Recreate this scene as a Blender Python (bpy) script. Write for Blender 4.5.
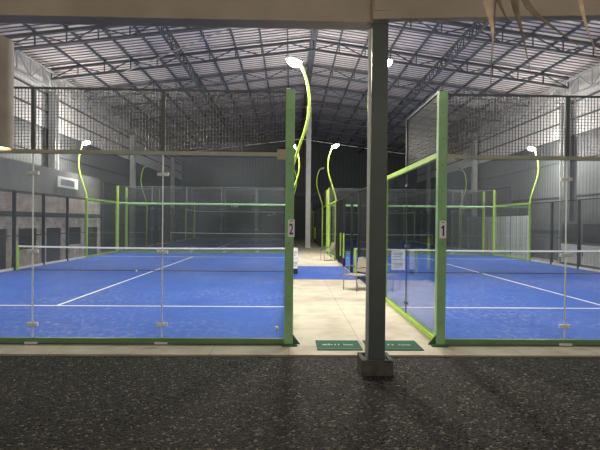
import bpy, math, random
from mathutils import Vector, Matrix, Euler
random.seed(7)
sc = bpy.context.scene
C = sc.collection
for o in list(bpy.data.objects): bpy.data.objects.remove(o)
D = math.radians

# ------------------------------------------------------------------ camera, world, exposure
FPX = 445.0
cam_d = bpy.data.cameras.new('camera'); cam = bpy.data.objects.new('camera', cam_d); C.objects.link(cam)
cam_d.sensor_width = 36; cam_d.lens = FPX / 600 * 36; cam_d.clip_end = 300; cam_d.clip_start = .05
yaw, pitch, roll = math.atan(10/FPX), -math.atan(3/FPX), 0.0095
cam.location = (0, 0, 1.92)
cam.rotation_euler = (Euler((D(90)+pitch, 0, -yaw), 'XYZ').to_matrix() @ Matrix.Rotation(roll, 3, 'Z')).to_euler()
sc.camera = cam
w = bpy.data.worlds.new('night_sky'); sc.world = w; w.use_nodes = True
bg = w.node_tree.nodes['Background']; bg.inputs[0].default_value = (.9, .86, .8, 1); bg.inputs[1].default_value = .42
sc.view_settings.view_transform = 'Standard'; sc.view_settings.look = 'None'
sc.view_settings.gamma = 1; sc.view_settings.use_curve_mapping = False
sc.view_settings.exposure = 0.0
LAMP = 1250.0        # radiance of the floodlight lenses
PENDANT = 5.0
FILL_GLOBE = 420.0  # strength of the added fill globes behind the camera

# ------------------------------------------------------------------ materials
def mat(name, col, rough=.6, metal=0, noise=None, bump=None, emit=None, spec=.5):
    m = bpy.data.materials.new(name); m.use_nodes = True
    nt = m.node_tree; b = nt.nodes['Principled BSDF']
    b.inputs['Base Color'].default_value = (*col, 1); b.inputs['Roughness'].default_value = rough
    b.inputs['Metallic'].default_value = metal; b.inputs['Specular IOR Level'].default_value = spec
    tc = nt.nodes.new('ShaderNodeTexCoord')
    n = nt.nodes.new('ShaderNodeTexNoise'); nt.links.new(tc.outputs['Object'], n.inputs['Vector'])
    sc_, amt = noise or (3.0, .12)
    n.inputs['Scale'].default_value = sc_; n.inputs['Detail'].default_value = 5
    r = nt.nodes.new('ShaderNodeValToRGB')
    r.color_ramp.elements[0].position = .3; r.color_ramp.elements[1].position = .7
    r.color_ramp.elements[0].color = (*[c*(1-amt) for c in col], 1)
    r.color_ramp.elements[1].color = (*[min(1, c*(1+amt)) for c in col], 1)
    nt.links.new(n.outputs['Fac'], r.inputs[0]); nt.links.new(r.outputs[0], b.inputs['Base Color'])
    if bump:
        bp = nt.nodes.new('ShaderNodeBump'); n2 = nt.nodes.new('ShaderNodeTexNoise')
        n2.inputs['Scale'].default_value = bump[0]; bp.inputs['Strength'].default_value = bump[1]
        nt.links.new(tc.outputs['Object'], n2.inputs['Vector'])
        nt.links.new(n2.outputs['Fac'], bp.inputs['Height']); nt.links.new(bp.outputs[0], b.inputs['Normal'])
    if emit:
        b.inputs['Emission Color'].default_value = (*emit[0], 1); b.inputs['Emission Strength'].default_value = emit[1]
    return m

M = {}
M['lime'] = mat('lime_paint', (.42, .62, .08), .42, 0, (4, .1))
M['green'] = mat('green_paint', (.30, .54, .26), .45, 0, (4, .12))
M['darkgreen'] = mat('dark_green_paint', (.05, .13, .06), .45)
M['rail_green'] = mat('bottom_rail_green', (.13, .25, .12), .45)
M['plate'] = mat('white_number_plate', (.95, .95, .93), .4, 0, (6, .01))
M['black'] = mat('black_paint', (.018, .02, .02), .45)
M['wire'] = mat('galvanised_wire', (.11, .11, .11), .4, .5)
M['blackwire'] = mat('black_wire', (.03, .032, .032), .5, .3)
M['steel'] = mat('roof_steel', (.10, .108, .115), .6, 0, (2, .15))
M['pale_steel'] = mat('pale_grey_steel', (.42, .42, .41), .55, 0, (2, .1))
M['post'] = mat('grey_green_steel_paint', (.085, .105, .105), .5, 0, (2.5, .1))
M['rail'] = mat('grey_green_rail', (.42, .44, .33), .5)
M['beam'] = mat('brown_grey_beam', (.45, .385, .31), .75, 0, (1.2, .15), (30, .1))
M['white'] = mat('white_paint', (.8, .8, .78), .5, 0, (6, .04))
M['net'] = mat('net_cord', (.03, .035, .04), .8)
M['navy'] = mat('navy_print', (.02, .03, .14), .6)
M['grey_ink'] = mat('grey_print', (.38, .38, .40), .7)
M['clamp'] = mat('glass_clamp_metal', (.8, .8, .77), .5, .0)
M['rubber'] = mat('dark_rubber', (.03, .03, .03), .8)
M['footing'] = mat('footing_concrete', (.09, .085, .075), .9, 0, (9, .35), (60, .4))
M['mat'] = mat('green_mat_pile', (.02, .085, .045), .95, 0, (60, .35), (200, .3))
M['mat_ink'] = mat('pale_mat_print', (.32, .44, .36), .9)
M['chair_tube'] = mat('chair_steel_tube', (.30, .29, .26), .35, .5)
M['chair_seat'] = mat('beige_woven_seat', (.27, .24, .19), .8, 0, (60, .2))
M['straw'] = mat('dry_palm_straw', (.58, .46, .32), .8, 0, (12, .35))
M['straw_dark'] = mat('weathered_palm_straw', (.22, .18, .14), .85, 0, (12, .35))
M['pendant'] = mat('pendant_shade_taupe', (.33, .29, .25), .7, 0, (8, .15))
M['pink_panel'] = mat('pinkish_board', (.72, .60, .52), .8, 0, (2.5, .25))
M['plaster'] = mat('grey_plaster', (.17, .165, .155), .9, 0, (1.5, .15))
M['dark_void'] = mat('dark_opening_shade', (.05, .045, .04), .9)  # dark colour painted for the shade inside openings and louvre slots
M['ball'] = mat('tennis_yellow_felt', (.75, .8, .35), .9)
M['lens'] = mat('floodlight_lens', (.9, .9, .85), .4, emit=((1, .955, .87), LAMP))
M['warm_lens'] = mat('warm_bulb_diffuser', (.9, .8, .6), .5, emit=((1, .62, .28), PENDANT))
M['globe'] = mat('fill_globe_glow', (.9, .85, .75), .5, emit=((1, .84, .62), FILL_GLOBE))
M['seal'] = None
M['unlit_lens'] = mat('unlit_lens', (.35, .36, .35), .3)
M['brick'] = mat('pale_block', (.66, .57, .50), .9, 0, (4, .3))

def glass_mat(name, dust):
    m = bpy.data.materials.new(name); m.use_nodes = True; nt = m.node_tree; nt.nodes.clear()
    out = nt.nodes.new('ShaderNodeOutputMaterial')
    tr = nt.nodes.new('ShaderNodeBsdfTransparent'); tr.inputs[0].default_value = (.95, .975, .965, 1)
    gl = nt.nodes.new('ShaderNodeBsdfGlossy'); gl.inputs['Roughness'].default_value = .03
    fr = nt.nodes.new('ShaderNodeFresnel'); fr.inputs[0].default_value = 1.25
    mx = nt.nodes.new('ShaderNodeMixShader')
    fm = nt.nodes.new('ShaderNodeMath'); fm.operation = 'MULTIPLY'; fm.inputs[1].default_value = .45
    nt.links.new(fr.outputs[0], fm.inputs[0]); nt.links.new(fm.outputs[0], mx.inputs[0]); nt.links.new(tr.outputs[0], mx.inputs[1]); nt.links.new(gl.outputs[0], mx.inputs[2])
    tl = nt.nodes.new('ShaderNodeBsdfTranslucent'); tl.inputs[0].default_value = (.85, .9, .95, 1)
    df = nt.nodes.new('ShaderNodeBsdfDiffuse'); df.inputs[0].default_value = (.8, .8, .8, 1)
    ad = nt.nodes.new('ShaderNodeMixShader'); ad.inputs[0].default_value = .15
    nt.links.new(tl.outputs[0], ad.inputs[1]); nt.links.new(df.outputs[0], ad.inputs[2])
    tc = nt.nodes.new('ShaderNodeTexCoord'); n = nt.nodes.new('ShaderNodeTexNoise'); n.inputs['Scale'].default_value = 1.3
    n.inputs['Detail'].default_value = 6
    nt.links.new(tc.outputs['Object'], n.inputs['Vector'])
    mr = nt.nodes.new('ShaderNodeMapRange'); mr.inputs[1].default_value = .3; mr.inputs[2].default_value = .75
    mr.inputs[3].default_value = dust*.5; mr.inputs[4].default_value = dust*1.5
    nt.links.new(n.outputs['Fac'], mr.inputs[0])
    m2 = nt.nodes.new('ShaderNodeMixShader')
    nt.links.new(mr.outputs[0], m2.inputs[0]); nt.links.new(mx.outputs[0], m2.inputs[1]); nt.links.new(ad.outputs[0], m2.inputs[2])
    nt.links.new(m2.outputs[0], out.inputs[0])
    return m
M['glass'] = glass_mat('dusty_tempered_glass', .026)
M['clear_glass'] = glass_mat('clean_tempered_glass', .012)

def seal_mat():
    m = bpy.data.materials.new('frosted_seal'); m.use_nodes = True; nt = m.node_tree; nt.nodes.clear()
    out = nt.nodes.new('ShaderNodeOutputMaterial'); a = nt.nodes.new('ShaderNodeBsdfTranslucent'); b = nt.nodes.new('ShaderNodeBsdfDiffuse')
    a.inputs[0].default_value = (.85, .85, .82, 1); b.inputs[0].default_value = (.75, .75, .72, 1)
    x = nt.nodes.new('ShaderNodeMixShader'); nt.links.new(a.outputs[0], x.inputs[1]); nt.links.new(b.outputs[0], x.inputs[2])
    nt.links.new(x.outputs[0], out.inputs[0]); return m
M['seal'] = seal_mat()
def turf_mat():
    m = mat('blue_court_turf', (.04, .115, .66), .9); nt = m.node_tree; b = nt.nodes['Principled BSDF']
    tc = nt.nodes.new('ShaderNodeTexCoord')
    def noise(scale, detail, rough, stretch=(1, 1, 1)):
        mp = nt.nodes.new('ShaderNodeMapping'); mp.inputs['Scale'].default_value = stretch
        nt.links.new(tc.outputs['Object'], mp.inputs[0])
        n = nt.nodes.new('ShaderNodeTexNoise'); n.inputs['Scale'].default_value = scale
        n.inputs['Detail'].default_value = detail; n.inputs['Roughness'].default_value = rough
        nt.links.new(mp.outputs[0], n.inputs['Vector']); return n
    base = nt.nodes.new('ShaderNodeValToRGB'); nb = noise(1.6, 10, .8)
    base.color_ramp.elements[0].position = .3; base.color_ramp.elements[0].color = (.012, .068, .36, 1)
    base.color_ramp.elements[1].position = .75; base.color_ramp.elements[1].color = (.028, .115, .50, 1)
    nt.links.new(nb.outputs['Fac'], base.inputs[0])
    big = noise(.33, 3, .5); fine = noise(9, 10, .85, (1, .6, 1))
    mul = nt.nodes.new('ShaderNodeMath'); mul.operation = 'MULTIPLY'
    r1 = nt.nodes.new('ShaderNodeMapRange'); r1.inputs[1].default_value = .40; r1.inputs[2].default_value = .66
    r2 = nt.nodes.new('ShaderNodeMapRange'); r2.inputs[1].default_value = .50; r2.inputs[2].default_value = .66
    nt.links.new(big.outputs['Fac'], r1.inputs[0]); nt.links.new(fine.outputs['Fac'], r2.inputs[0])
    nt.links.new(r1.outputs[0], mul.inputs[0]); nt.links.new(r2.outputs[0], mul.inputs[1])
    mx = nt.nodes.new('ShaderNodeMix'); mx.data_type = 'RGBA'
    nt.links.new(mul.outputs[0], mx.inputs[0]); nt.links.new(base.outputs[0], mx.inputs[6])
    mx.inputs[7].default_value = (.36, .33, .48, 1)
    nt.links.new(mx.outputs[2], b.inputs['Base Color'])
    return m
M['turf'] = turf_mat()

def gravel_mat():
    m = mat('dark_gravel', (.06, .055, .05), .9); nt = m.node_tree; b = nt.nodes['Principled BSDF']
    tc = nt.nodes.new('ShaderNodeTexCoord')
    v = nt.nodes.new('ShaderNodeTexVoronoi'); v.inputs['Scale'].default_value = 42
    nt.links.new(tc.outputs['Object'], v.inputs['Vector'])
    sx = nt.nodes.new('ShaderNodeSeparateColor'); nt.links.new(v.outputs['Color'], sx.inputs[0])
    r = nt.nodes.new('ShaderNodeValToRGB'); cr = r.color_ramp; cr.interpolation = 'LINEAR'
    cr.elements[0].position = 0; cr.elements[0].color = (.006, .005, .0045, 1)
    cr.elements[1].position = 1; cr.elements[1].color = (.20, .17, .13, 1)
    e = cr.elements.new(.6); e.color = (.018, .015, .0125, 1)
    e = cr.elements.new(.9); e.color = (.05, .042, .033, 1)
    nt.links.new(sx.outputs[0], r.inputs[0]); nt.links.new(r.outputs[0], b.inputs['Base Color'])
    bp = nt.nodes.new('ShaderNodeBump'); bp.inputs['Strength'].default_value = .9; bp.inputs['Distance'].default_value = .02
    bp.invert = True
    nt.links.new(v.outputs['Distance'], bp.inputs['Height']); nt.links.new(bp.outputs[0], b.inputs['Normal'])
    return m
M['gravel'] = gravel_mat()

def slab_mat():
    m = mat('pale_concrete', (.62, .56, .44), .85); nt = m.node_tree; b = nt.nodes['Principled BSDF']
    tc = nt.nodes.new('ShaderNodeTexCoord'); br = nt.nodes.new('ShaderNodeTexBrick')
    br.offset = 0; br.inputs['Scale'].default_value = 1; br.inputs['Brick Width'].default_value = 1.15
    br.inputs['Row Height'].default_value = 1.15; br.inputs['Mortar Size'].default_value = .008
    br.inputs['Mortar Smooth'].default_value = .3
    br.inputs['Color1'].default_value = (.52, .475, .375, 1); br.inputs['Color2'].default_value = (.49, .445, .35, 1)
    br.inputs['Mortar'].default_value = (.33, .29, .22, 1)
    nt.links.new(tc.outputs['Object'], br.inputs['Vector'])
    n = nt.nodes.new('ShaderNodeTexNoise'); n.inputs['Scale'].default_value = 1.8; n.inputs['Detail'].default_value = 7
    nt.links.new(tc.outputs['Object'], n.inputs['Vector'])
    r = nt.nodes.new('ShaderNodeValToRGB'); r.color_ramp.elements[0].position = .3; r.color_ramp.elements[1].position = .6
    r.color_ramp.elements[0].color = (.74, .70, .66, 1); r.color_ramp.elements[1].color = (1, 1, 1, 1)
    nt.links.new(n.outputs['Fac'], r.inputs[0])
    mx = nt.nodes.new('ShaderNodeMix'); mx.data_type = 'RGBA'; mx.blend_type = 'MULTIPLY'; mx.inputs[0].default_value = 1
    nt.links.new(br.outputs[0], mx.inputs[6]); nt.links.new(r.outputs[0], mx.inputs[7])
    nt.links.new(mx.outputs[2], b.inputs['Base Color'])
    return m
M['slab'] = slab_mat()

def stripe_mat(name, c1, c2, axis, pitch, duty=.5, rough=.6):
    """corrugated sheet: rib shade painted as darker stripes every <pitch> metres"""
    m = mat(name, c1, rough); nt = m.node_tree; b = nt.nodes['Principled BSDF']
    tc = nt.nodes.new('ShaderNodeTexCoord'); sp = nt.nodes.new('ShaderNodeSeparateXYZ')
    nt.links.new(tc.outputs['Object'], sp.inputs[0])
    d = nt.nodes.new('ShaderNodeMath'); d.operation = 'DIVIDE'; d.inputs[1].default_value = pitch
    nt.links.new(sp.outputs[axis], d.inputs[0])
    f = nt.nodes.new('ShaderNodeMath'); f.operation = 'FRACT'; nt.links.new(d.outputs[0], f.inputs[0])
    r = nt.nodes.new('ShaderNodeValToRGB'); r.color_ramp.elements[0].position = duty-.05; r.color_ramp.elements[1].position = duty+.05  # the darker stripe carries the shade of each rib
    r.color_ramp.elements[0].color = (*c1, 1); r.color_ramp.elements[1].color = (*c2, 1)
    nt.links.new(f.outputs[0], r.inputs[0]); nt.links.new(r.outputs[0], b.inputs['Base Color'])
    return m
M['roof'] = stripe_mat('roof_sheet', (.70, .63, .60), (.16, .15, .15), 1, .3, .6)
M['wall_low'] = stripe_mat('lower_wall_sheet', (.16, .165, .17), (.11, .115, .12), 1, .25, .6)
M['wall_high'] = stripe_mat('upper_wall_sheet', (.74, .71, .69), (.62, .60, .58), 1, .25, .8)
M['wall_far'] = stripe_mat('far_wall_sheet', (.075, .09, .09), (.05, .06, .06), 0, .3, .6)
M['corr_pale'] = stripe_mat('pale_corrugated_sheet', (.75, .74, .72), (.35, .34, .34), 1, .22, .6)

# ------------------------------------------------------------------ mesh helpers
class MB:
    def __init__(s): s.v = []; s.f = []
    def box(s, x0, y0, z0, x1, y1, z1):
        if x0 > x1: x0, x1 = x1, x0
        if y0 > y1: y0, y1 = y1, y0
        if z0 > z1: z0, z1 = z1, z0
        n = len(s.v)
        s.v += [(x0,y0,z0),(x1,y0,z0),(x1,y1,z0),(x0,y1,z0),(x0,y0,z1),(x1,y0,z1),(x1,y1,z1),(x0,y1,z1)]
        s.f += [(n,n+3,n+2,n+1),(n+4,n+5,n+6,n+7),(n,n+1,n+5,n+4),(n+1,n+2,n+6,n+5),(n+2,n+3,n+7,n+6),(n+3,n,n+4,n+7)]
        return s
    def bar(s, a, b, wd, ht=None):          # rectangular bar between two points
        ht = ht or wd
        a = Vector(a); b = Vector(b); d = (b-a).normalized()
        up = Vector((0,0,1)) if abs(d.z) < .99 else Vector((0,1,0))
        sx = d.cross(up).normalized()*wd/2; sz = sx.cross(d).normalized()*ht/2
        n = len(s.v)
        for p in (a, b):
            for q in (-sx-sz, sx-sz, sx+sz, -sx+sz): s.v.append(tuple(p+q))
        s.f += [(n,n+1,n+2,n+3),(n+7,n+6,n+5,n+4),(n,n+4,n+5,n+1),(n+1,n+5,n+6,n+2),(n+2,n+6,n+7,n+3),(n+3,n+7,n+4,n)]
        return s
    def tube(s, pts, r, k=8, caps=True):
        P = [Vector(p) for p in pts]; n0 = len(s.v)
        rr = r if isinstance(r, (list, tuple)) else [r]*len(P)
        ref = Vector((0, 1, .013))
        for i, p in enumerate(P):
            d = (P[min(i+1, len(P)-1)] - P[max(i-1, 0)]).normalized()
            rf = ref if abs(d.dot(ref)) < .95 else Vector((1, 0, 0))
            a = d.cross(rf).normalized(); b = d.cross(a)
            for j in range(k):
                t = 2*math.pi*j/k; s.v.append(tuple(p + (a*math.cos(t) + b*math.sin(t))*rr[i]))
        for i in range(len(P)-1):
            for j in range(k):
                a = n0+i*k+j; b = n0+i*k+(j+1) % k; s.f.append((a, b, b+k, a+k))
        if caps:
            s.f.append(tuple(n0+j for j in range(k))[::-1]); s.f.append(tuple(n0+(len(P)-1)*k+j for j in range(k)))
        return s
    def poly(s, pts, ext):                  # prism: polygon extruded by vector
        n = len(s.v); k = len(pts); e = Vector(ext)
        s.v += [tuple(p) for p in pts] + [tuple(Vector(p)+e) for p in pts]
        s.f.append(tuple(range(n, n+k))[::-1]); s.f.append(tuple(range(n+k, n+2*k)))
        for i in range(k): j = (i+1) % k; s.f.append((n+i, n+j, n+k+j, n+k+i))
        return s
    def lathe(s, prof, c=(0,0,0), k=24, cap=True):
        n0 = len(s.v)
        for r, z in prof:
            for j in range(k):
                t = 2*math.pi*j/k; s.v.append((c[0]+r*math.cos(t), c[1]+r*math.sin(t), c[2]+z))
        for i in range(len(prof)-1):
            for j in range(k):
                a = n0+i*k+j; b = n0+i*k+(j+1) % k; s.f.append((a, b, b+k, a+k))
        if cap:
            s.f.append(tuple(n0+j for j in range(k))[::-1]); s.f.append(tuple(n0+(len(prof)-1)*k+j for j in range(k)))
        return s
    def build(s, name, m, parent=None, bevel=0, smooth=False):
        me = bpy.data.meshes.new(name); me.from_pydata(s.v, [], s.f); me.update()
        o = bpy.data.objects.new(name, me); C.objects.link(o); me.materials.append(m)
        if smooth: me.shade_smooth()
        if parent: o.parent = parent
        if bevel:
            b = o.modifiers.new('bevel', 'BEVEL'); b.width = bevel; b.segments = 2; b.limit_method = 'ANGLE'
        return o
def tag(o, label, cat=None, group=None, kind=None):
    if label: o['label'] = label
    if cat: o['category'] = cat
    if group: o['group'] = group
    if kind: o['kind'] = kind
    return o
def thing(name, label, cat, loc=(0,0,0), rz=0, group=None):
    o = bpy.data.objects.new(name, None); C.objects.link(o); o.location = loc; o.rotation_euler = (0,0,rz)
    o.empty_display_size = .2
    return tag(o, label, cat, group)
def struct(o): o['kind'] = 'structure'; return o
_cm = {}
def far_tone_mesh(me):
    if me.name not in _cm:
        k = me.copy(); _cm[me.name] = k
        k.materials[0] = {'glass_pane': M['clear_glass'], 'mesh_panel': M['blackwire'], 'middle_rail': M['green'], 'corner_post': M['lime'], 'joint_seal': M['post'], 'glass_clamp': M['steel']}[me.name.split('.')[0]]
    return _cm[me.name]
def copy_tree(o, loc=None, rz=None, parent=None, label=None, skip=(), far_tone=False):
    c = o.copy(); C.objects.link(c)
    if far_tone and c.name.split('.')[0] in ('glass_pane', 'mesh_panel', 'middle_rail', 'corner_post', 'joint_seal', 'glass_clamp'): c.data = far_tone_mesh(c.data)
    if parent: c.parent = parent
    if loc is not None: c.location = loc
    if rz is not None: c.rotation_euler = (0,0,rz)
    if label: c['label'] = label
    for ch in list(o.children): 
        if ch.name.split('.')[0] in skip: continue
        copy_tree(ch, parent=c, far_tone=far_tone)
    return c
def text_obj(name, body, size, m, parent, loc, rot=(D(90),0,0), depth=.002, bold=0.0, sx=1):
    cu = bpy.data.curves.new(name, 'FONT'); cu.body = body; cu.size = size; cu.extrude = depth; cu.offset = bold
    cu.align_x = 'CENTER'; cu.align_y = 'CENTER'
    t = bpy.data.objects.new(name+'_tmp', cu); C.objects.link(t)
    bpy.context.view_layer.update()
    me = bpy.data.meshes.new_from_object(t); bpy.data.objects.remove(t)
    me.materials.clear(); me.materials.append(m)
    o = bpy.data.objects.new(name, me); C.objects.link(o); o.location = loc; o.rotation_euler = rot; o.scale = (sx,1,1)
    o.parent = parent
    return o

# ------------------------------------------------------------------ layout numbers (metres, camera foot at origin, court surface z=0)
GZ = -.04                                   # gravel
XL, XR, XM = -11.9, 14.1, 1.1               # hall walls and ridge
RZ, SL = 11.2, .13                          # ridge height, roof slope
YF, YB = 7.2, 50.0
def roofz(x): return RZ - SL*abs(x-XM)
WL, WR = 10.4, 10.15                        # widths of the left and right courts
CL, CR = .01-WL, 2.37                       # left edges of the two near courts
Y1, Y2 = 7.0, 28.5                          # near ends of front and rear courts

# ------------------------------------------------------------------ ground, slab, turf
struct(MB().box(-16, -3, GZ-.3, 18, 6.46, GZ).build('floor_gravel', M['gravel']))
struct(MB().box(-16, 6.46, -.3, 18, 53, -.012).build('floor_concrete_slab', M['slab']))
for cx, cy in ((CL, Y1), (CR, Y1), (CL, Y2), (CR, Y2)):
    W_ = WL if cx < 0 else WR
    struct(MB().box(cx+.03, cy+.02, -.012, cx+W_-.01, cy+19.98, 0).build('floor_court_turf', M['turf']))
ts = MB().box(CL+WL+.05, 15.0, -.012, CR-.05, 19.4, -.002).build('turf_runner', M['turf'])
tag(ts, 'blue turf strip laid across the pale concrete walkway between the two front courts', 'turf strip')
# court lines, part of each playing surface's own markings
def lines(cx, cy, lab):
    mb = MB(); W_ = WL if cx < 0 else WR
    mb.box(cx+.1, cy+3.05-.035, 0, cx+W_-.1, cy+3.05+.035, .003)
    mb.box(cx+.1, cy+16.95-.035, 0, cx+W_-.1, cy+16.95+.035, .003)
    mb.box(cx+W_/2-.035, cy+3.085, 0, cx+W_/2+.035, cy+16.915, .003)
    tag(mb.build('court_line_marking', M['white']), lab, 'court line')
lines(CL, Y1, 'white service and centre lines on the blue turf of the front left court')
lines(CR, Y1, 'white service and centre lines on the blue turf of the front right court')
lines(CL, Y2, 'white lines on the dim rear left court behind the front left court')
lines(CR, Y2, 'white lines on the dim rear right court behind the front right court')

# ------------------------------------------------------------------ hall shell
def wall_side(name, x, s):                  # s: +1 wall to the right
    t = .06
    low = struct(MB().box(x, YF, -.3, x+s*t, YB, 6.4).build(name, M['wall_low']))
    hi = MB()
    hi.box(x, YF, 6.4, x+s*t, YB, roofz(x)-.05)
    hi.build(name+'_upper_sheet', M['wall_high'], low)
    g = MB()
    for z in (1.6, 3.4, 5.2, 6.4, 7.25, 8.1): g.box(x-s*.07, YF, z-.035, x, YB, z+.035)
    g.build('wall_girt', M['steel'], low)
wall_side('wall_left', XL-.2, -1); wall_side('wall_right', XR+.2, 1)
bw = MB(); bw.poly([(XL-.2, YB, -.3), (XR+.2, YB, -.3), (XR+.2, YB, roofz(XR)), (XM, YB, RZ), (XL-.2, YB, roofz(XL))], (0, .08, 0))
wb = struct(bw.build('wall_back', M['wall_far']))
MB().box(XL-.2, YB-.06, 4.9, XR+.2, YB, 5.25).build('wall_girt', M['steel'], wb)
# roof: ribbed sheets on both slopes
def roof():
    mb = MB(); pitch = .3; n = int((YB+.6-YF)/pitch)
    prof = []
    for i in range(n):
        y = YF-.3+i*pitch
        prof += [(y, 0), (y+.19, 0), (y+.21, .04), (y+.28, .04)]
    for sgn, xe in ((-1, XL-.6), (1, XR+.6)):
        k = len(prof); b = len(mb.v)
        for y, dz in prof: mb.v.append((XM, y, RZ+.06+dz))
        for y, dz in prof: mb.v.append((xe, y, roofz(xe)+.06+dz))
        for i in range(k-1):
            q = (b+i, b+i+1, b+k+i+1, b+k+i); mb.f.append(q if sgn < 0 else q[::-1])
    o = mb.build('ceiling', M['roof']); so = o.modifiers.new('thick', 'SOLIDIFY'); so.thickness = .008
    return struct(o)
roof()

# ------------------------------------------------------------------ roof steel
def cross_truss(y, dz, label, main=False):
    t = thing('roof_truss', label, 'roof truss', (XM, y, 0), 0, 'lattice trusses crossing under the roof')
    top = MB(); bot = MB(); web = MB()
    for s in (-1, 1):
        zt = lambda x: RZ - SL*x - .12
        top.bar((0, 0, zt(0)), (s*13, 0, zt(13)), .08, .09)
        bot.bar((0, 0, zt(0)-dz), (s*13, 0, zt(13)-dz), .08, .09)
        n = 10
        for i in range(n):
            a = 13*i/n; b = 13*(i+1)/n; mid = (a+b)/2
            web.bar((s*a, 0, zt(a)-dz), (s*a, 0, zt(a)), .045)
            if i % 2: web.bar((s*a, 0, zt(a)), (s*b, 0, zt(b)-dz), .045)
            else: web.bar((s*a, 0, zt(a)-dz), (s*b, 0, zt(b)), .045)
        web.bar((s*13, 0, zt(13)-dz), (s*13, 0, zt(13)), .045)
    top.build('top_chord', M['steel'], t); bot.build('bottom_chord', M['steel'], t); web.build('web', M['steel'], t)
    return t
TL = 'grey steel lattice truss crossing under the ribbed roof from side to side'
first = cross_truss(11.2, .5, TL)
for y in (14.9, 18.65, 22.4, 26.1, 29.85, 33.55, 37.3, 41.0, 44.8, 48.5):
    c = copy_tree(first, (XM, y, 0))
def long_truss(x, label, mat_, depth=.55, wdt=.07):
    t = thing('longitudinal_truss', label, 'roof truss', (x, YF, 0))
    z = roofz(x) - .1; L = YB-YF-.1; ch = MB(); web = MB()
    if abs(x-XM) > 12: z -= .25
    ch.bar((0, 0, z), (0, L, z), wdt+.04, wdt); ch.bar((0, 0, z-depth), (0, L, z-depth), wdt+.04, wdt)
    n = int(L/(depth*1.25))
    for i in range(n):
        a = L*i/n; b = L*(i+1)/n
        web.bar((0, a, z-depth), (0, a, z), .04)
        web.bar((0, a, z-depth if i % 2 else z), (0, b, z if i % 2 else z-depth), .04)
    ch.build('chord', mat_, t); web.build('web', mat_, t)
long_truss(XM-6.5, 'dark lattice girder running away from the viewer under the left roof slope', M['steel'])
long_truss(XM+6.5, 'dark lattice girder running away from the viewer under the right roof slope', M['steel'])
long_truss(XL+.12, 'pale lattice eave girder running along the top of the left hall wall', M['pale_steel'], .8)
long_truss(XR-.12, 'pale lattice eave girder running along the top of the right hall wall', M['pale_steel'], .8)
rb = MB().box(XM-.16, YF, RZ-.2, XM+.16, YB-.1, RZ-.02).build('ridge_beam', M['steel'])
tag(rb, 'wide grey ridge beam running along the peak of the hall roof', 'roof beam')
for s, w_ in ((-1, 'left'), (1, 'right')):
    for k in (1, 2, 3, 4, 6, 7, 8, 9):
        x = XM + s*1.3*k; z = roofz(x)
        o = MB().bar((x, YF, z-.01), (x, YB-.1, z-.01), .07, .11).build('roof_purlin', M['steel'])
        tag(o, 'thin grey steel purlin running lengthwise under the %s slope of the ribbed roof' % w_, 'roof purlin', 'purlins under the %s roof slope' % w_)
dp = MB().tube([(-8.4, 22.4, 9.27), (-2.4, 18.65, 10.05)], .028).build('brace_rod', M['pale_steel'])
tag(dp, 'pale diagonal brace rod under the left roof slope', 'brace')
# columns
def column(x, y, label, m, wd=.34):
    t = thing('hall_column', label, 'column', (x, y, 0))
    zt = roofz(x)-(.7 if abs(x-XM) < 5 else 1.38); f = MB(); h = wd/2
    f.box(-h, -h, 0, h, -h+.03, zt); f.box(-h, h-.03, 0, h, h, zt); f.box(-.015, -h+.03, 0, .015, h-.03, zt)
    f.build('shaft', m, t); MB().box(-h-.08, -h-.08, -.012, h+.08, h+.08, .03).build('base_plate', m, t)
    MB().box(-h-.03, -h-.03, zt, h+.03, h+.03, zt+.1).build('cap_plate', m, t)
for side, x in (('left', XL+.12), ('right', XR-.12)):
    for y, wh in ((11.2, 'nearest the viewer'), (22.4, 'beside the middle of the front court'), (33.55, 'beside the dim rear court'), (44.8, 'farthest from the viewer')):
        column(x, y, 'grey steel hall column at the %s wall, %s' % (side, wh), M['pale_steel'])
column(XM+.25, 33.55, 'pale grey steel column standing alone at the far end of the walkway', M['pale_steel'], .36)

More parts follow.
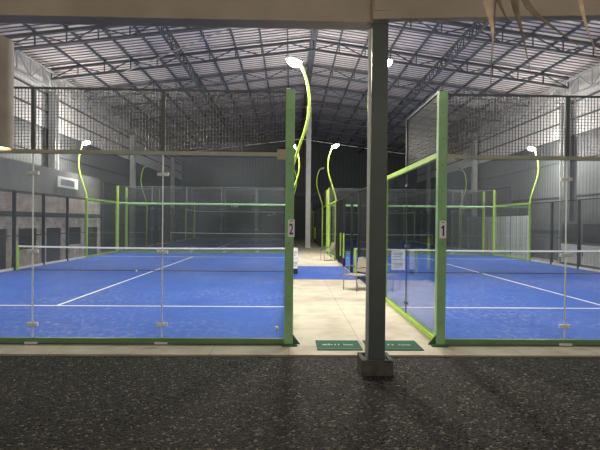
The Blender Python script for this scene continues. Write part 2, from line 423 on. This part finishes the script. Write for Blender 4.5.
# ------------------------------------------------------------------ padel court kit
def wire_panel(x0, x1, z0, z1, pitch=.05, r=.0035, along='x', off=0, rh=None):
    mb = MB(); n = max(1, round((x1-x0)/pitch)); k = max(1, round((z1-z0)/pitch))
    P = (lambda a, z: (a, off, z)) if along == 'x' else (lambda a, z: (off, a, z))
    for i in range(n+1):
        a = x0+(x1-x0)*i/n; mb.bar(P(a, z0), P(a, z1), r*2)
    for j in range(k+1):
        z = z0+(z1-z0)*j/k; mb.bar(P(x0, z), P(x1, z), (rh or r)*2)
    return mb
def end_wall(name, label, loc, rz, post_m, post_side):
    """glass back wall 10 m wide, 3 m glass and 1 m mesh. local x 0..10, front face towards -y"""
    t = thing(name, label, 'glass wall', loc, rz)
    for x in (0, 10):
        p = MB(); p.box(x-.05, -.06, 0, x+.09 if x == 0 else x+.05, .05, 4.05)
        if x == 10: p.v = []; p.f = []; p.box(x-.09, -.06, 0, x+.05, .05, 4.05)
        po = p.build('corner_post', post_m, t, .006)
        e = -1 if x == 0 else 1; xo = x+e*.05
        MB().poly([(xo, -.03, 0), (xo+e*.12, -.03, 0), (xo, -.03, .16)][::e], (0, .012, 0)).build('gusset', M['darkgreen'], po)
        b = MB()
        for k in range(9):
            z = .35+k*.42; b.lathe([(.008, 0), (.008, .004)], (0, 0, 0), 6)
            # bolt heads on the front face
            for q in range(12): v = b.v[-12+q]; b.v[-12+q] = (x+(.02 if x == 0 else -.02)+v[0], -.062-v[2], z+v[1])
        b.build('bolt', M['darkgreen'], po)
        MB().box(x-.12, -.12, -.012, x+.12, .1, .012).build('foot_plate', M['darkgreen'], po)
    MB().box(.09, -.03, 0, 9.91, .035, .085).build('bottom_rail', M['rail_green'], t, .004)
    MB().box(.09, -.035, 2.985, 9.91, .03, 3.045).build('middle_rail', M['rail'], t, .004)
    MB().box(.05, -.012, 4.0, 9.95, .012, 4.03).build('top_rail', M['post'], t)
    for k in range(5):
        a, b = (.1 if k == 0 else 2*k+.006), (9.9 if k == 4 else 2*k+1.994)
        MB().box(a, -.006, .085, b, .006, 2.985).build('glass_pane', M['glass'], t)
        m0, m1 = (.09 if k == 0 else 2*k+.03), (9.91 if k == 4 else 2*k+1.97)
        wire_panel(m0, m1, 3.05, 4.0, r=.0045, rh=.0025).build('mesh_panel', M['wire'], t)
    for k in range(1, 5):
        MB().box(2*k-.028, -.02, 3.045, 2*k+.028, .03, 4.0).build('mesh_post', M['post'], t)
        js = MB().box(2*k-.008, -.008, .085, 2*k+.008, .008, 2.985).build('joint_seal', M['seal'], t)
        for z in (.3, 1.45, 2.68):
            MB().box(2*k-.085, -.02, z-.025, 2*k+.085, .02, z+.025).build('glass_clamp', M['clamp'], t)
        MB().box(2*k-.1, -.045, -.005, 2*k+.1, -.03, .03).build('rail_foot', M['clamp'], t)
    MB().box(9.78, -.07, 2.93, 9.92, -.03, 3.09).build('corner_bracket', M['beam'], t)
    MB().box(.08, -.07, 2.93, .20, -.03, 3.05).build('corner_bracket', M['rail'], t)
    return t
wl = end_wall('glass_end_wall', 'near glass end wall of the front left court, with green post numbered 2', (CL, Y1, 0), 0, M['green'], 1)
for r_ in (wl,): r_.scale = (1, 1, .986)
wr = copy_tree(wl, (CR, Y1, 0), 0, label='near glass end wall of the front right court, with green post numbered 1')
copy_tree(wl, (CL+WL, Y1+20, 0), math.pi, label='far glass end wall of the front left court, behind its net', far_tone=True)
copy_tree(wl, (CR+WR, Y1+20, 0), math.pi, label='far glass end wall of the front right court, behind its net', far_tone=True)
copy_tree(wl, (CL, Y2, 0), 0, label='nearer glass end wall of the dim rear left court', far_tone=True)
copy_tree(wl, (CR, Y2, 0), 0, label='nearer glass end wall of the dim rear right court', far_tone=True)
copy_tree(wl, (CL+WL, Y2+20, 0), math.pi, label='farthest glass end wall of the dim rear left court, by the back wall', far_tone=True)
copy_tree(wl, (CR+WR, Y2+20, 0), math.pi, label='farthest glass end wall of the dim rear right court, by the back wall', far_tone=True)
for o in C.objects:
    if o.get('category') == 'glass wall': o.scale = ((WL if o.location.x < .1 else WR)/10, 1, .986)
wl.scale.x = 1.0; wl.location.x = CL+WL-10
e_ = -(WL-10)
MB().box(e_, -.006, .085, -.06, .006, 2.985).build('glass_pane', M['glass'], wl)
wire_panel(e_, -.06, 3.05, 4.0).build('mesh_panel', M['wire'], wl)
MB().box(e_, -.035, 2.985, -.05, .03, 3.045).build('middle_rail', M['rail'], wl)
MB().box(e_, -.03, 0, -.05, .035, .085).build('bottom_rail', M['rail_green'], wl)
MB().box(e_-.05, -.06, 0, e_+.05, .05, 4.05).build('corner_post', M['green'], wl)
# number plates
def plate(parent, lx, digit, sx):
    p = MB().box(lx-.052, -.067, 1.71, lx+.052, -.061, 1.985).build('number_plate', M['plate'], parent)
    if digit == '1': MB().poly([(lx-.004, -.067, 1.745), (lx+.022, -.067, 1.745), (lx+.022, -.067, 1.915), (lx+.002, -.067, 1.915), (lx-.028, -.067, 1.885), (lx-.028, -.067, 1.862), (lx-.004, -.067, 1.876)], (0, -.002, 0)).build('digit', M['navy'], p)
    else: text_obj('digit', digit, .24, M['navy'], p, (lx, -.069, 1.825), bold=.003, sx=.55 if digit == '2' else .62)
    MB().box(lx-.02, -.0685, 1.955, lx+.02, -.067, 1.967).build('plate_mark', M['navy'], p)
plate(wl, 10.01, '2', 1); plate(wr, .03, '1', 1)

def side_fence(label, loc, rz, closed):
    t = thing('side_fence', label, 'court fence', loc, rz)
    for y0, stepy in ((0, 1), (20, -1)):
        f = lambda a: y0+stepy*a
        for a, b in ((.06, 2), (2, 4)):
            MB().box(-.006, f(a+.006), .09, .006, f(b-.006), 2.96).build('glass_pane', M['clear_glass'], t)
        js = MB().box(-.008, f(1.992), .09, .008, f(2.008), 2.96).build('joint_seal', M['steel'], t)
        for z in (.3, 1.45, 2.68): MB().box(-.02, f(1.92), z-.025, .02, f(2.08), z+.025).build('glass_clamp', M['steel'], t)
        MB().box(-.04, f(.05), 0, .04, f(4), .09).build('bottom_rail', M['lime'], t, .004)
        MB().box(-.04, f(.05), 2.96, .04, f(4), 3.05).build('glass_top_rail', M['lime'], t, .004)
        wp = MB(); 
        ww = wire_panel(min(f(.06), f(2)), max(f(.06), f(2)), 3.06, 4.0, along='y'); ww.build('mesh_panel', M['wire'], t)
        MB().box(-.02, f(.05), 4.0, .02, f(2.0), 4.04).build('mesh_top_rail', M['black'], t)
        MB().box(-.025, f(1.97), 3.05, .025, f(2.03), 4.04).build('mesh_post', M['black'], t)
        MB().box(-.05, f(3.98), 0, .05, f(4.1), 3.05).build('end_post', M['lime'], t, .005)
    ys = [6, 8, 10, 12, 14] if closed else [6, 8.2, 10, 12.3, 14.3]
    for y in ys: MB().box(-.05, y-.04, 0, .05, y+.04, 3.0).build('fence_post', M['black'], t)
    MB().box(-.022, 4.1, 2.97, .022, 15.9, 3.02).build('top_rail', M['black'], t)
    allp = [4.1]+ys+[15.9]
    for a, b in zip(allp[:-1], allp[1:]):
        if not closed and 8.0 < (a+b)/2 < 12.3: continue
        wire_panel(a+.03, b-.03, .06, 2.97, along='y', r=.003).build('mesh_panel', M['blackwire'], t)
        if closed: MB().box(-.02, a+.05, .01, .02, b-.05, .10).build('kick_strip', M['white'], t)
        MB().box(-.018, a+.03, 1.28, .018, b-.03, 1.31).build('middle_bar', M['black'], t)
    if not closed:
        for y in (12.15, 13.3):
            MB().box(-.09, y-.09, .38, -.02, y+.0, 1.45).build('post_pad', M['lime'], t, .02)
    return t
# local outward is -x. walkway sides are open at the net, outer sides closed
fo = side_fence('green-edged glass and black mesh fence on the right of the walkway, with lime pads', (CR, Y1, 0), 0, False)
fc = side_fence('glass and black mesh fence along the far left side of the front left court', (CL, Y1, 0), 0, True)
copy_tree(fo, (CL+WL, Y1+20, 0), math.pi, label='glass and mesh fence on the left of the walkway, behind the post numbered 2', skip=())
copy_tree(fc, (CR+WR, Y1+20, 0), math.pi, label='glass and black mesh fence along the far right side of the front right court')
copy_tree(fo, (CR, Y2, 0), 0, label='dim fence of the rear right court beside the lone walkway column')
copy_tree(fo, (CL+WL, Y2+20, 0), math.pi, label='dim fence of the rear left court facing the walkway end')
copy_tree(fc, (CL, Y2, 0), 0, label='dim outer fence of the rear left court near the left hall wall')
copy_tree(fc, (CR+WR, Y2+20, 0), math.pi, label='dim outer fence of the rear right court near the right hall wall')

# nets
def net(label, loc):
    t = thing('court_net', label, 'net', loc)
    mesh = MB(); X0, X1 = .18, 9.82
    def top(x): return .86 + .04*((x-5)/5)**2
    n = 230
    for i in range(n+1):
        x = X0+(X1-X0)*i/n; mesh.bar((x, 0, .03), (x, 0, top(x)), .003)
    for j in range(21):
        fz = j/20
        for q in range(10):
            a = X0+(X1-X0)*q/10; b = X0+(X1-X0)*(q+1)/10
            mesh.bar((a, 0, .03+(top(a)-.03)*fz), (b, 0, .03+(top(b)-.03)*fz), .003)
    mesh.build('net_mesh', M['net'], t)
    tp = MB()
    for q in range(10):
        a = X0+(X1-X0)*q/10; b = X0+(X1-X0)*(q+1)/10
        tp.bar((a, 0, top(a)+.01), (b, 0, top(b)+.01), .02, .06)
    tp.build('top_tape', M['white'], t)
    MB().bar((X0, 0, .02), (X1, 0, .02), .02, .025).build('bottom_cord', M['net'], t)
    for x in (X0-.05, X1+.05):
        p = MB().box(x-.04, -.04, 0, x+.04, .04, .95).build('net_post', M['lime'], t, .006)
        MB().box(x-.06, -.1, -.005, x+.06, .1, .015).build('foot_plate', M['darkgreen'], p)
    return t
n0 = net('white-topped net stretched across the front left court', (CL, Y1+10, 0))
copy_tree(n0, (CR, Y1+10, 0), label='white-topped net stretched across the front right court')
copy_tree(n0, (CL, Y2+10, 0), label='dim net across the rear left court behind the front left court')
copy_tree(n0, (CR, Y2+10, 0), label='dim net across the rear right court behind the front right court')

for o in C.objects:
    if o.get('category') == 'net': o.scale.x = (WL if o.location.x < .1 else WR)/10

# floodlight masts: base on the fence end posts, bulging outwards (-x), head over the court
def mast(label, loc, rz, lit):
    t = thing('floodlight_mast', label, 'floodlight', loc, rz)
    pts = []
    ctrl = [(0, 3.05), (-.06, 3.35), (-.22, 3.85), (-.38, 4.35), (-.44, 4.8), (-.40, 5.3), (-.27, 5.70), (-.14, 5.85)]
    V = [Vector((a, 0, b)) for a, b in ctrl]
    for i in range(len(V)-1):
        p0 = V[max(i-1, 0)]; p1 = V[i]; p2 = V[i+1]; p3 = V[min(i+2, len(V)-1)]
        for k in range(4):
            u = k/4
            pts.append(.5*((2*p1)+(p2-p0)*u+(2*p0-5*p1+4*p2-p3)*u*u+(3*p1-p0-3*p2+p3)*u**3))
    pts.append(V[-1])
    MB().tube(pts, .034, 10).build('pole', M['lime'], t, smooth=True)
    MB().box(-.06, -.06, 3.05, .06, .06, 3.08).build('mounting_plate', M['lime'], t)
    h = MB().box(-.17, -.09, .025, .26, .09, .085).build('lamp_head', M['black'], t, .015)
    h.location = (-.08, 0, 5.86); h.rotation_euler = (0, D(-14), 0)
    l = MB(); 
    prof = [(.001, -.085), (.09, -.075), (.15, -.045), (.18, -.005), (.17, .02), (.12, .04)]
    l.lathe(prof[::-1], (.02, 0, -.002), 20)
    l.build('lens', M['lens'] if lit else M['unlit_lens'], h)
    return t
mk = 0
spots = [
 ('curved lime floodlight mast rising from beside the post numbered 2, nearest on the walkway left', CL+WL, Y1+4.04, math.pi, 1),
 ('lit curved lime mast on the walkway left, second one behind the post numbered 2', CL+WL, Y1+16, math.pi, 1),
 ('curved lime floodlight mast on the walkway right, hidden partly by the dark steel post', CR, Y1+4.04, 0, 1),
 ('lit curved lime floodlight mast above the lime corner post on the walkway right', CR, Y1+16, 0, 1),
 ('lit curved mast above the far left fence of the front left court', CL, Y1+16, 0, 1),
 ('floodlight mast on the far left fence nearest the viewer, outside the left picture edge', CL, Y1+4.04, 0, 1),
 ('lit curved mast above the far right fence of the front right court', CR+WR, Y1+16, math.pi, 1),
 ('floodlight mast on the far right fence nearest the viewer, outside the right picture edge', CR+WR, Y1+4.04, math.pi, 1),
 ('unlit curved mast of the dim rear right court beside the lone walkway column', CR, Y2+4.04, 0, 0),
 ('unlit curved mast on the outer left fence of the dim rear left court', CL, Y2+4.04, 0, 0),
 ('unlit curved mast on the outer right fence of the dim rear right court', CR+WR, Y2+4.04, math.pi, 0),
 ('unlit curved mast of the dim rear left court on the walkway side', CL+WL, Y2+4.04, math.pi, 0)]
m_lit = m_un = None
for lab, x, y, rz, lit in spots:
    src = m_lit if lit else m_un
    if src is None:
        o = mast(lab, (x, y, 0), rz, lit)
        if lit: m_lit = o
        else: m_un = o
    else: copy_tree(src, (x, y, 0), rz, label=lab)

# ------------------------------------------------------------------ stores along the side walls
def shed(label, x0, x1, y0, y1, s):
    t = thing('storage_shed', label, 'shed', (x0, y0, 0))
    W = x1-x0; L = y1-y0; fx = W if s < 0 else 0; d = -s      # face plane, d: outward direction of face
    MB().box(0, 0, -.012, W, L, 4.25).build('shed_wall', M['plaster'], t)
    MB().box(fx, 0, 2.05, fx+d*.10, L, 2.2).build('lintel', M['steel'], t)
    n = int(L/2.0)
    for i in range(n):
        a = L*i/n; b = L*(i+1)/n
        MB().box(fx, a+.05, 2.24, fx+d*.05, b-.05, 2.95).build('upper_board', M['pink_panel'], t)
        fr = MB(); fr.box(fx, a+.05, 0, fx+d*.07, a+.35, 2.03); fr.box(fx, b-.35, 0, fx+d*.07, b-.05, 2.03)
        fr.box(fx, a+.35, 1.55, fx+d*.07, b-.35, 2.03)
        if i % 2 == 0: fr.box(fx, a+.35, 0, fx+d*.07, b-.35, .7)
        f = fr.build('bay_frame', M['brick'], t)
        MB().box(fx, a+.35, .0 if i % 2 else .7, fx+d*.015, b-.35, 1.55).build('recess_shade', M['dark_void'], f)
    return t
sl = shed('low pinkish store with boarded bays behind the far left fence', XL+.35, XL+1.1, 13.5, 25.5, -1)
lo = MB().box(.75, 7.4, 3.45, .80, 9.3, 3.95).build('air_conditioner', M['white'], sl)
gr = MB()
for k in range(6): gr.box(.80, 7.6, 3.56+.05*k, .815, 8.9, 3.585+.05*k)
gr.build('louvre', M['dark_void'], lo)
cw = MB(); y = 24.5
while y < 33: cw.box(0, y-24.5, 0, .03, y-24.5+.13, 2.4); cw.box(.03, y-24.5+.12, 0, .06, y-24.5+.24, 2.4); y += .22
o = cw.build('corrugated_screen', M['corr_pale']); o.location = (13.25, 24.5, -.012)
tag(o, 'pale corrugated sheet screen behind the far right fence near the rear court', 'screen')
sr = thing('storage_cabinet', 'low grey cabinet row with dark openings behind the right edge of the far right fence', 'cabinet', (13.15, 16.8, 0))
MB().box(0, 0, -.012, .6, 4.6, 2.1).build('carcass', M['plaster'], sr)
for k in range(3):
    dd = MB().box(-.03, .1+k*1.5, .12, 0, 1.45+k*1.5, 1.0).build('cabinet_door', M['white'], sr)
    MB().box(-.02, .2+k*1.5, 1.1, 0, 1.35+k*1.5, 1.95).build('shelf_shade', M['dark_void'], sr)  # dark sheet painted in for the shade of the shelf opening
    MB().box(-.05, 1.3+k*1.5, .5, -.03, 1.36+k*1.5, .7).build('handle', M['steel'], dd)
# small white notices far behind
for i, (x, z, w_, h_, lab) in enumerate([(-6.6, 3.5, .8, .3, 'white wall notice far behind the left court, widest one on the back wall'),
      (-2.6, 2.55, .7, .22, 'small white notice on the back wall, left of the pair near the walkway'),
      (-1.95, 2.65, .3, .3, 'small square white notice on the back wall, right of the pair near the walkway')]):
    o = MB().box(x, YB-.03, z, x+w_, YB, z+h_).build('wall_notice', M['white']); tag(o, lab, 'notice')

# ------------------------------------------------------------------ walkway furniture
def chair(label, loc, rz):
    t = thing('armchair', label, 'chair', loc, rz)          # faces +x locally
    r = .013
    for s in (-1, 1):
        y = s*.27
        MB().tube([(.26, y, 0), (.27, y, .3), (.27, y, .60), (.22, y, .655), (-.02, y, .665), (-.22, y, .62)], r).build('arm_frame', M['chair_tube'], t, smooth=True)
        MB().tube([(-.30, y, 0), (-.24, y, .25), (-.20, y, .43), (-.27, y, .70), (-.33, y, .90)], r).build('rear_leg', M['chair_tube'], t, smooth=True)
        MB().box(-.1, y-.025, .668, .22, y+.025, .69).build('armrest', M['chair_tube'], t, .008)
    for P in ([(.26, -.27, .40), (.26, .27, .40)], [(-.2, -.27, .42), (-.2, .27, .42)], [(-.33, -.27, .90), (-.35, 0, .92), (-.33, .27, .90)]):
        MB().tube(P, r).build('cross_tube', M['chair_tube'], t)
    MB().box(-.2, -.25, .42, .27, .25, .45).build('seat', M['chair_seat'], t, .012)
    MB().poly([(-.205, -.25, .50), (-.215, -.25, .50), (-.335, -.25, .89), (-.315, -.25, .89)], (0, .5, 0)).build('backrest', M['chair_seat'], t, .004)
    return t
c1 = chair('metal armchair with beige seat on the walkway, nearest the dark steel post', (1.93, 12.7, -.012), math.pi+.6)
copy_tree(c1, (1.92, 22.6, -.012), math.pi+.25, label='metal armchair farther along the walkway near the lime corner post')
# notices on the side glass
def notice(label, loc, rz):
    t = thing('notice_sheet', label, 'notice', loc, rz)
    for z in (0, .235):
        p = MB().box(-.14, -.004, z, .14, 0, z+.225).build('sheet', M['white'], t)
        ln = MB()
        for zz, a, b in ((.13, -.11, .11), (.10, -.10, .09), (.055, -.11, .05)): ln.box(a, -.006, z+zz, b, -.004, z+zz+.018)
        ln.build('print_line', M['grey_ink'], p)
    return t
n1 = notice('pair of white printed sheets hanging on the net of the front right court', (CR+1.78, 16.94, .12), 0)
n1.scale = (1.85, 1, 1.72)
n2 = copy_tree(n1, (CL+WL+.2, 16.4, .2), 0, label='narrow white printed board on a dark stand beside the post numbered 2')
n2.scale = (.6, 1, 1.65)
MB().box(-.14, .0, -.12, .15, .04, .0).build('stand_base', M['black'], n2)
MB().box(-.12, .0, .0, .15, .02, .45).build('backing_board', M['pale_steel'], n2)
# door mats
def doormat(label, x0, x1, y0=6.68, y1=7.22):
    t = thing('door_mat', label, 'mat', (x0, y0, -.012)); W = x1-x0; L = y1-y0
    MB().box(0, 0, 0, W, L, .014).build('mat_pile', M['mat'], t, .004)
    b = MB(); b.box(.03, .03, .014, W-.03, .045, .016); b.box(.03, L-.045, .014, W-.03, L-.03, .016)
    b.build('border', M['darkgreen'], t)
    p = MB(); x = W*.14
    LS = W/.95
    for ln, hh in ((.10, .05), (.05, .07), (.04, .04), (.0, 0), (.03, .06), (.0, 0), (.03, .06), (.07, 0), (.02, .07), (.17, .035)):
        if ln > 0 and hh > 0:
            p.box(x, L*.45, .014, x+ln*LS, L*.45+hh, .0165)
        x += (max(ln, .02)+.012)*LS
    p.build('worn_lettering', M['mat_ink'], t)
doormat('dark green door mat with worn pale lettering, left of the dark steel post', .43, 1.12)
doormat('dark green door mat with worn pale lettering, right of the dark steel post', 1.20, 2.05)
# balls
for (x, y, lab) in ((-5.75, 16.85, 'yellow ball on the blue turf by the net of the front left court'),
                    (-.22, 7.9, 'yellow ball in the near right corner of the front left court')):
    mb = MB(); prof = [(.033*math.sin(math.pi*i/10)+.0001, -.033*math.cos(math.pi*i/10)) for i in range(11)]
    mb.lathe(prof, (0, 0, 0), 14); o = mb.build('padel_ball', M['ball'], smooth=True); o.location = (x, y, .033); tag(o, lab, 'ball')

# ------------------------------------------------------------------ canopy: post, beam, pendant, thatch leaves
t = thing('canopy_post', 'dark grey-green steel post standing in a square concrete footing on the gravel', 'post', (1.145, 5.82, GZ))
sh = MB().box(-.105, -.09, 0, .105, .09, 4.58).build('shaft', M['post'], t, .012)
MB().tube([(-.131, -.06, .2), (-.131, -.06, 4.45)], .021).build('conduit', M['white'], t, smooth=True)
b = MB()
for z in (.8, 1.7, 2.62, 3.6): b.box(-.15, -.072, z, -.10, -.03, z+.03)
b.build('conduit_clip', M['pale_steel'], t)
fb = MB(); fb.box(-.215, -.17, -.05, .195, .20, .165)
fb.box(-.215, -.17, .165, .195, -.125, .20); fb.box(-.215, .155, .165, .195, .20, .20); fb.box(-.215, -.125, .165, -.16, .155, .20); fb.box(.14, -.125, .165, .195, .155, .20)
fb.build('footing', M['footing'], t, .006)
bp = thing('canopy_beam', 'wide brown-grey canopy beam across the top, resting on the dark steel post', 'beam', (0, 0, 0))
BZ = 4.49
MB().poly([(-11, 5.70, BZ), (1.25, 5.70, BZ), (1.25, 5.95, BZ), (-11, 5.95, BZ)], (0, 0, .75)).build('beam_left_span', M['beam'], bp, .01)
MB().poly([(1.02, 5.62, BZ+.005), (8.5, 5.02, BZ+.005), (8.5, 5.27, BZ+.005), (1.02, 5.72, BZ+.005)], (0, 0, .75)).build('beam_right_span', M['beam'], bp, .01)
MB().box(1.04, 5.60, 4.60, 1.25, 5.622, 4.80).build('splice_plate', M['beam'], bp)
b = MB()
for x in (-3.1, -1.3, .6, 1.0): b.lathe([(.012, 0), (.012, .01)], (0, 0, 0), 8); 
for i in range(4):
    for q in range(16):
        v = b.v[i*16+q]; b.v[i*16+q] = ((-3.1, -1.3, .6, 1.0)[i]+v[0], 5.70-v[2], 4.72+v[1])
b.build('bolt', M['pale_steel'], bp)
cc = MB(); cc.poly([(-11, 6.3, 5.3), (-11, -3, 6.6), (-11, -3, 6.75), (-11, 6.3, 5.45)], (20, 0, 0))
struct(cc.build('ceiling_canopy_thatch', M['straw_dark']))
# pendant
def pendant(label, loc, zt):
    p = thing('pendant_lamp', label, 'lamp', loc)
    sd = MB().lathe([(.137, 0), (.137, .73), (.128, .73), (.128, .0)], (0, 0, 0), 40, cap=False)
    sd.f += [tuple(j+1*40 for j in range(40))]
    sd.build('shade', M['pendant'], p)
    MB().lathe([(.125, .012), (.125, .02)], (0, 0, 0), 32).build('diffuser', M['warm_lens'], p)
    MB().tube([(0, 0, .73), (0, 0, zt-loc[2])], .006).build('cable', M['black'], p)
    return p
pendant('tall taupe cylinder pendant lamp glowing orange at the upper left edge', (-2.03, 3.05, 2.40), 5.68)
def globe(label, loc, zt):  # added fill light, unseen, to brighten the fronts of posts and beam
    p = thing('added_fill_globe', label, 'lamp', loc)
    MB().lathe([(.11*math.sin(math.pi*i/12)+.0001, -.11*math.cos(math.pi*i/12)) for i in range(13)], (0, 0, 0), 20).build('globe', M['globe'], p, smooth=True)
    MB().lathe([(.05, .10), (.05, .16), (.02, .18)], (0, 0, 0), 16).build('fill_globe_holder', M['black'], p)
    MB().tube([(0, 0, .17), (0, 0, zt-loc[2])], .006).build('cable', M['black'], p)
globe('added fill globe, unseen, under the canopy behind the viewer, on the left', (-3.2, -1.8, 4.9), 6.34)
globe('added fill globe, unseen, under the canopy behind the viewer, on the right', (3.6, -1.8, 4.9), 6.34)
# hanging palm strips
def pt(px, py, Y):      # point on the ray through a spot of the view, at distance Y (used to place the hanging tips)
    return Vector(((px-290)/FPX*Y, Y, 1.92-(py-222-.0095*(px-290))/FPX*Y))
def leaf(label, path, wd, m, Y, dark=False):
    P = [pt(x, y, Y+dy) for x, y, dy in path]
    n = 14; Q = []
    for i in range(n+1):
        u = i/n*(len(P)-1); k = min(int(u), len(P)-2); f = u-k; Q.append(P[k].lerp(P[k+1], f))
    for _ in range(2): Q = [Q[0]]+[(Q[i-1]+Q[i]*2+Q[i+1])/4 for i in range(1, n)]+[Q[-1]]
    mb = MB(); 
    for i, q in enumerate(Q):
        f = i/n; d = (Q[min(i+1, n)]-Q[max(i-1, 0)]).normalized(); s = d.cross(Vector((0, 1, 0))).normalized()
        ww = wd*(min(1, .55+f*1.2) if f < .4 else max(.06, (1-f)/.6))*.5
        fold = Vector((0, ww*.7, 0))
        th = Vector((0, .003, 0))
        tw = s*math.cos(f*1.1) + Vector((0, 1, 0))*math.sin(f*1.1)
        for v in (q-tw*ww+fold, q, q+tw*ww+fold, q+tw*ww+fold+th, q+th, q-tw*ww+fold+th): mb.v.append(tuple(v))
    for i in range(n):
        for j in range(6):
            a = i*6+j; b_ = i*6+(j+1) % 6; mb.f.append((a, b_, b_+6, a+6))
    mb.f.append((0, 1, 2, 3, 4, 5)); mb.f.append(tuple(n*6+j for j in range(6))[::-1])
    o = mb.build('palm_leaf_strip', m); tag(o, label, 'palm leaf', 'dry palm strips hanging from the canopy')
leaf('broad pale straw palm strip hanging at top right, leftmost of the hanging leaves', [(482, -60, 0), (488, -5, 0), (494, 28, .02), (492, 64, .05)], .075, M['straw'], 2.6)
leaf('thin dark strand hanging below the broad pale palm strip', [(497, -50, .1), (494, 30, .1), (491, 75, .12), (492, 122, .15)], .018, M['straw_dark'], 2.65)
leaf('dark palm strip hanging straight down, next right of the broad pale strip', [(503, -60, 0), (516, -5, 0), (523, 30, .0), (533, 76, .05)], .075, M['straw_dark'], 2.75)
leaf('long palm strip slanting down to the right, longest of the hanging leaves', [(508, -50, 0), (528, 2, 0), (555, 25, .05), (586, 48, .1)], .06, M['straw_dark'], 2.5)
leaf('pale narrow palm strip hanging at the right picture edge', [(576, -60, 0), (583, -3, 0), (590, 28, .0), (602, 58, .05)], .045, M['straw'], 2.4)
leaf('short dark palm strip between the two leftmost hanging leaves', [(488, -50, 0), (497, -5, 0), (504, 12, .0), (513, 30, .05)], .04, M['straw_dark'], 2.9)
leaf('tiny dark palm tip hanging just right of the broad pale strip', [(492, -40, 0), (499, -3, 0), (503, 8, .0), (508, 19, .05)], .03, M['straw_dark'], 2.95)

# loose stones over the gravel: nobody could count them
st = MB()
for i in range(5200):
    y = random.uniform(3.4, 6.42); x = random.uniform(-.72*y-.2, .76*y+.2)
    if abs(x-1.13) < .26 and abs(y-5.83) < .25: continue
    r = random.uniform(.004, .0115); n = len(st.v); a = random.random()*6.28
    z = GZ+r*.3
    for k in range(4):
        t_ = a+k*1.571+random.uniform(-.3, .3); rr = r*random.uniform(.7, 1.3); st.v.append((x+rr*math.cos(t_), y+rr*math.sin(t_), z+random.uniform(-.2, .3)*r))
    st.v.append((x, y, z+r*random.uniform(.6, 1.1))); st.v.append((x, y, z-r*.8))
    for k in range(4): st.f.append((n+k, n+(k+1) % 4, n+4)); st.f.append((n+(k+1) % 4, n+k, n+5))
def stone_mat():
    m = mat('mixed_stones', (.1, .09, .08), .85); nt = m.node_tree; b = nt.nodes['Principled BSDF']
    g = nt.nodes.new('ShaderNodeNewGeometry'); r = nt.nodes.new('ShaderNodeValToRGB'); cr = r.color_ramp
    cr.elements[0].color = (.01, .009, .008, 1); cr.elements[1].color = (.42, .38, .32, 1)
    e = cr.elements.new(.55); e.color = (.03, .026, .022, 1); e = cr.elements.new(.92); e.color = (.09, .077, .062, 1)
    nt.links.new(g.outputs['Random Per Island'], r.inputs[0]); nt.links.new(r.outputs[0], b.inputs['Base Color'])
    return m
o = st.build('loose_gravel', stone_mat()); tag(o, 'loose dark and pale stone chips scattered over the gravel in the foreground', 'gravel', kind='stuff')
